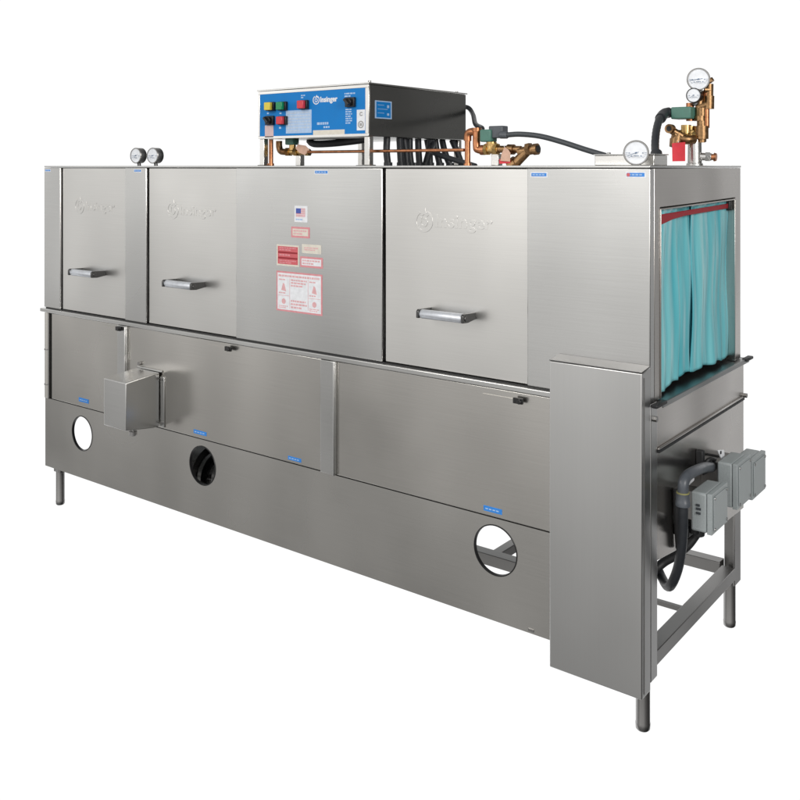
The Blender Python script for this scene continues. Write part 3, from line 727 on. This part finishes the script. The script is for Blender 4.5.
b.build('red_band', 'maroon', CUR, .002)
b = MB(); b.box(-.03, -.004, .676, .700, 1.405, 1.4385); b.build('band_knot', 'rubber', CUR, .004)

def tag_thing(label, pts, y, mat, cat='tag', thick=.0016, hole=None, string=None):
    o = bpy.data.objects.new('hanging_tag', None); COL.objects.link(o); o['label'] = label; o['category'] = cat
    b = MB(); b.prism([at(u, v, y) for u, v in pts], (0, thick, 0)); b.build('tag_card', mat, o, .0003)
    if string: b = MB(); b.tube([at(u, v, yy) for u, v, yy in string], .0012, 6); b.build('tag_string', 'white', o)
    return o
tag_thing('bright red tag hanging under the tall valve group at the right end', [(671.8, 143.2), (685, 142), (685, 161.2), (672.2, 161.4)], y3-.075, 'redtag', string=[(678, 143.5, y3-.074), (678.5, 139, y3-.06)])
tag_thing('pale kraft tag hanging from the valve beside the control box', [(504.5, 147), (508, 149.5), (510.2, 153), (509.8, 161.6), (500.2, 160.8), (501.5, 153.5)], y2-.026, 'paper', string=[(505, 148, y2-.025), (504, 146, y2-.014)])
tag_thing('small red tag lying low behind the kraft tag beside the bronze strainer', [(498.8, 159.2), (509.6, 158.2), (510.2, 163.2), (499.2, 163.8)], y2-.020, 'redtag')
tag_thing('crooked kraft tag on the valve under the blue control panel', [(295.4, 148.4), (297.6, 144.4), (305.4, 145.6), (309.5, 150), (304.8, 155), (299.5, 153)], y1-.024, 'paper', string=[(299, 146, y1-.023), (298, 143, y1-.012)])

# ------------------------------------------------------------------ light and camera
w = bpy.data.worlds.new('World'); sc.world = w; w.use_nodes = True
n = w.node_tree; bg = n.nodes['Background']
tc = n.nodes.new('ShaderNodeTexCoord')
sx = n.nodes.new('ShaderNodeSeparateXYZ'); link(n, tc.outputs['Generated'], sx.inputs[0])
stops = [(-1, .09), (-.5, .23), (-.28, .385), (-.12, .60), (.02, .97), (.25, 1.08), (.6, .55), (1, .40)]
def ramp(fac, pts, lo=-1, hi=1, grey=False):
    m = n.nodes.new('ShaderNodeMapRange'); m.inputs[1].default_value = lo; m.inputs[2].default_value = hi; link(n, fac, m.inputs[0])
    c = n.nodes.new('ShaderNodeValToRGB'); link(n, m.outputs[0], c.inputs[0]); e = c.color_ramp.elements
    while len(e) < len(pts): e.new(.5)
    for k, (z, v) in zip(e, pts): k.position = (z-lo)/(hi-lo); k.color = (v, v, v, 1) if grey else (v, v*.988, v*.965, 1)
    return c.outputs[0]
studio = ramp(sx.outputs['Z'], stops)
az = n.nodes.new('ShaderNodeMath'); az.operation = 'ARCTAN2'; link(n, sx.outputs['Y'], az.inputs[0]); link(n, sx.outputs['X'], az.inputs[1])
K = math.pi/180
# world made dark to the right so end faces reflect darker; white behind the machine
side = ramp(az.outputs[0], [(-180*K, .70), (-158*K, .62), (-146*K, .92), (-136*K, 1.06), (-128*K, .88), (-119*K, 1.14), (-108*K, 1.06), (-60*K, 1.05), (-25*K, .34), (20*K, .13), (75*K, .13), (180*K, 1)], -math.pi, math.pi, True)
back = ramp(az.outputs[0], [(-180*K, 1), (-172*K, 1), (-152*K, 0), (60*K, 0), (86*K, 1), (180*K, 1)], -math.pi, math.pi, True)
# low left of the world darkened so the lower front reflects darker there
lowm = ramp(sx.outputs['Z'], [(-1, 1), (-.20, 1), (-.04, 0), (1, 0)], -1, 1, True)
far = ramp(az.outputs[0], [(-180*K, .50), (-150*K, .58), (-130*K, .95), (-112*K, 1.18), (-60*K, 1.12), (180*K, 1)], -math.pi, math.pi, True)
lm = n.nodes.new('ShaderNodeMix'); lm.data_type = 'RGBA'; link(n, lowm, lm.inputs['Factor']); lm.inputs['A'].default_value = (1, 1, 1, 1); link(n, far, lm.inputs['B'])
mul2 = n.nodes.new('ShaderNodeMix'); mul2.data_type = 'RGBA'; mul2.blend_type = 'MULTIPLY'; mul2.inputs['Factor'].default_value = 1
link(n, side, mul2.inputs['A']); link(n, lm.outputs['Result'], mul2.inputs['B']); side = mul2.outputs['Result']
mul = n.nodes.new('ShaderNodeMix'); mul.data_type = 'RGBA'; mul.blend_type = 'MULTIPLY'; mul.inputs['Factor'].default_value = 1
# noise added to the world for broad soft tone changes in the reflections
mpw = n.nodes.new('ShaderNodeMapping'); mpw.inputs['Scale'].default_value = (3.6, 3.6, 1.9); link(n, tc.outputs['Generated'], mpw.inputs[0])
nw = n.nodes.new('ShaderNodeTexNoise'); nw.inputs['Scale'].default_value = 1.0; nw.inputs['Detail'].default_value = 2.5; link(n, mpw.outputs[0], nw.inputs['Vector'])
nm = n.nodes.new('ShaderNodeMapRange'); nm.inputs[1].default_value = .28; nm.inputs[2].default_value = .72; nm.inputs[3].default_value = .62; nm.inputs[4].default_value = 1.38
link(n, nw.outputs['Fac'], nm.inputs[0])
sv = n.nodes.new('ShaderNodeVectorMath'); sv.operation = 'SCALE'; link(n, studio, sv.inputs[0]); link(n, nm.outputs[0], sv.inputs['Scale']); studio = sv.outputs['Vector']
link(n, studio, mul.inputs['A']); link(n, side, mul.inputs['B'])
mx = n.nodes.new('ShaderNodeMix'); mx.data_type = 'RGBA'
top = ramp(sx.outputs['Z'], [(-1, 1), (.21, 1), (.36, .25), (1, .25)], -1, 1, True)   # white faded out overhead so upward faces reflect darker
bt_ = n.nodes.new('ShaderNodeMath'); bt_.operation = 'MULTIPLY'; link(n, back, bt_.inputs[0]); link(n, top, bt_.inputs[1])
link(n, bt_.outputs[0], mx.inputs['Factor']); link(n, mul.outputs['Result'], mx.inputs['A']); mx.inputs['B'].default_value = (1.05, 1.05, 1.05, 1)
link(n, mx.outputs['Result'], bg.inputs[0])
bg.inputs[1].default_value = 1.0

def area(name, loc, to, size, power, col=(1, .97, .93)):
    l = bpy.data.lights.new(name, 'AREA'); l.shape = 'RECTANGLE'; l.size = size[0]; l.size_y = size[1]; l.energy = power; l.color = col
    o = bpy.data.objects.new(name, l); COL.objects.link(o); o.location = loc
    o.rotation_euler = (Vector(to) - Vector(loc)).to_track_quat('-Z', 'Y').to_euler()
area('front_fill', (-2.2, -5.0, 3.6), (-1.3, 0, 1.0), (2.6, 2.0), 90)  # added unseen lamp for soft highlights on the front
area('side_fill', (3.4, -1.8, 2.6), (0, .4, .9), (1.6, 1.6), 115)  # added unseen lamp to brighten the curtain and junction boxes

cd = bpy.data.cameras.new('camera'); co = bpy.data.objects.new('camera', cd); COL.objects.link(co); sc.camera = co
co.location = CAM; co.rotation_euler = (R(90), 0, R(37.5))
cd.sensor_width = 36; cd.lens = FOC/800*36; cd.shift_y = -(400-HOR)/800; cd.clip_end = 200; cd.clip_start = .05
sc.view_settings.view_transform = 'Standard'; sc.view_settings.look = 'None'; sc.view_settings.exposure = 0; sc.view_settings.gamma = 1
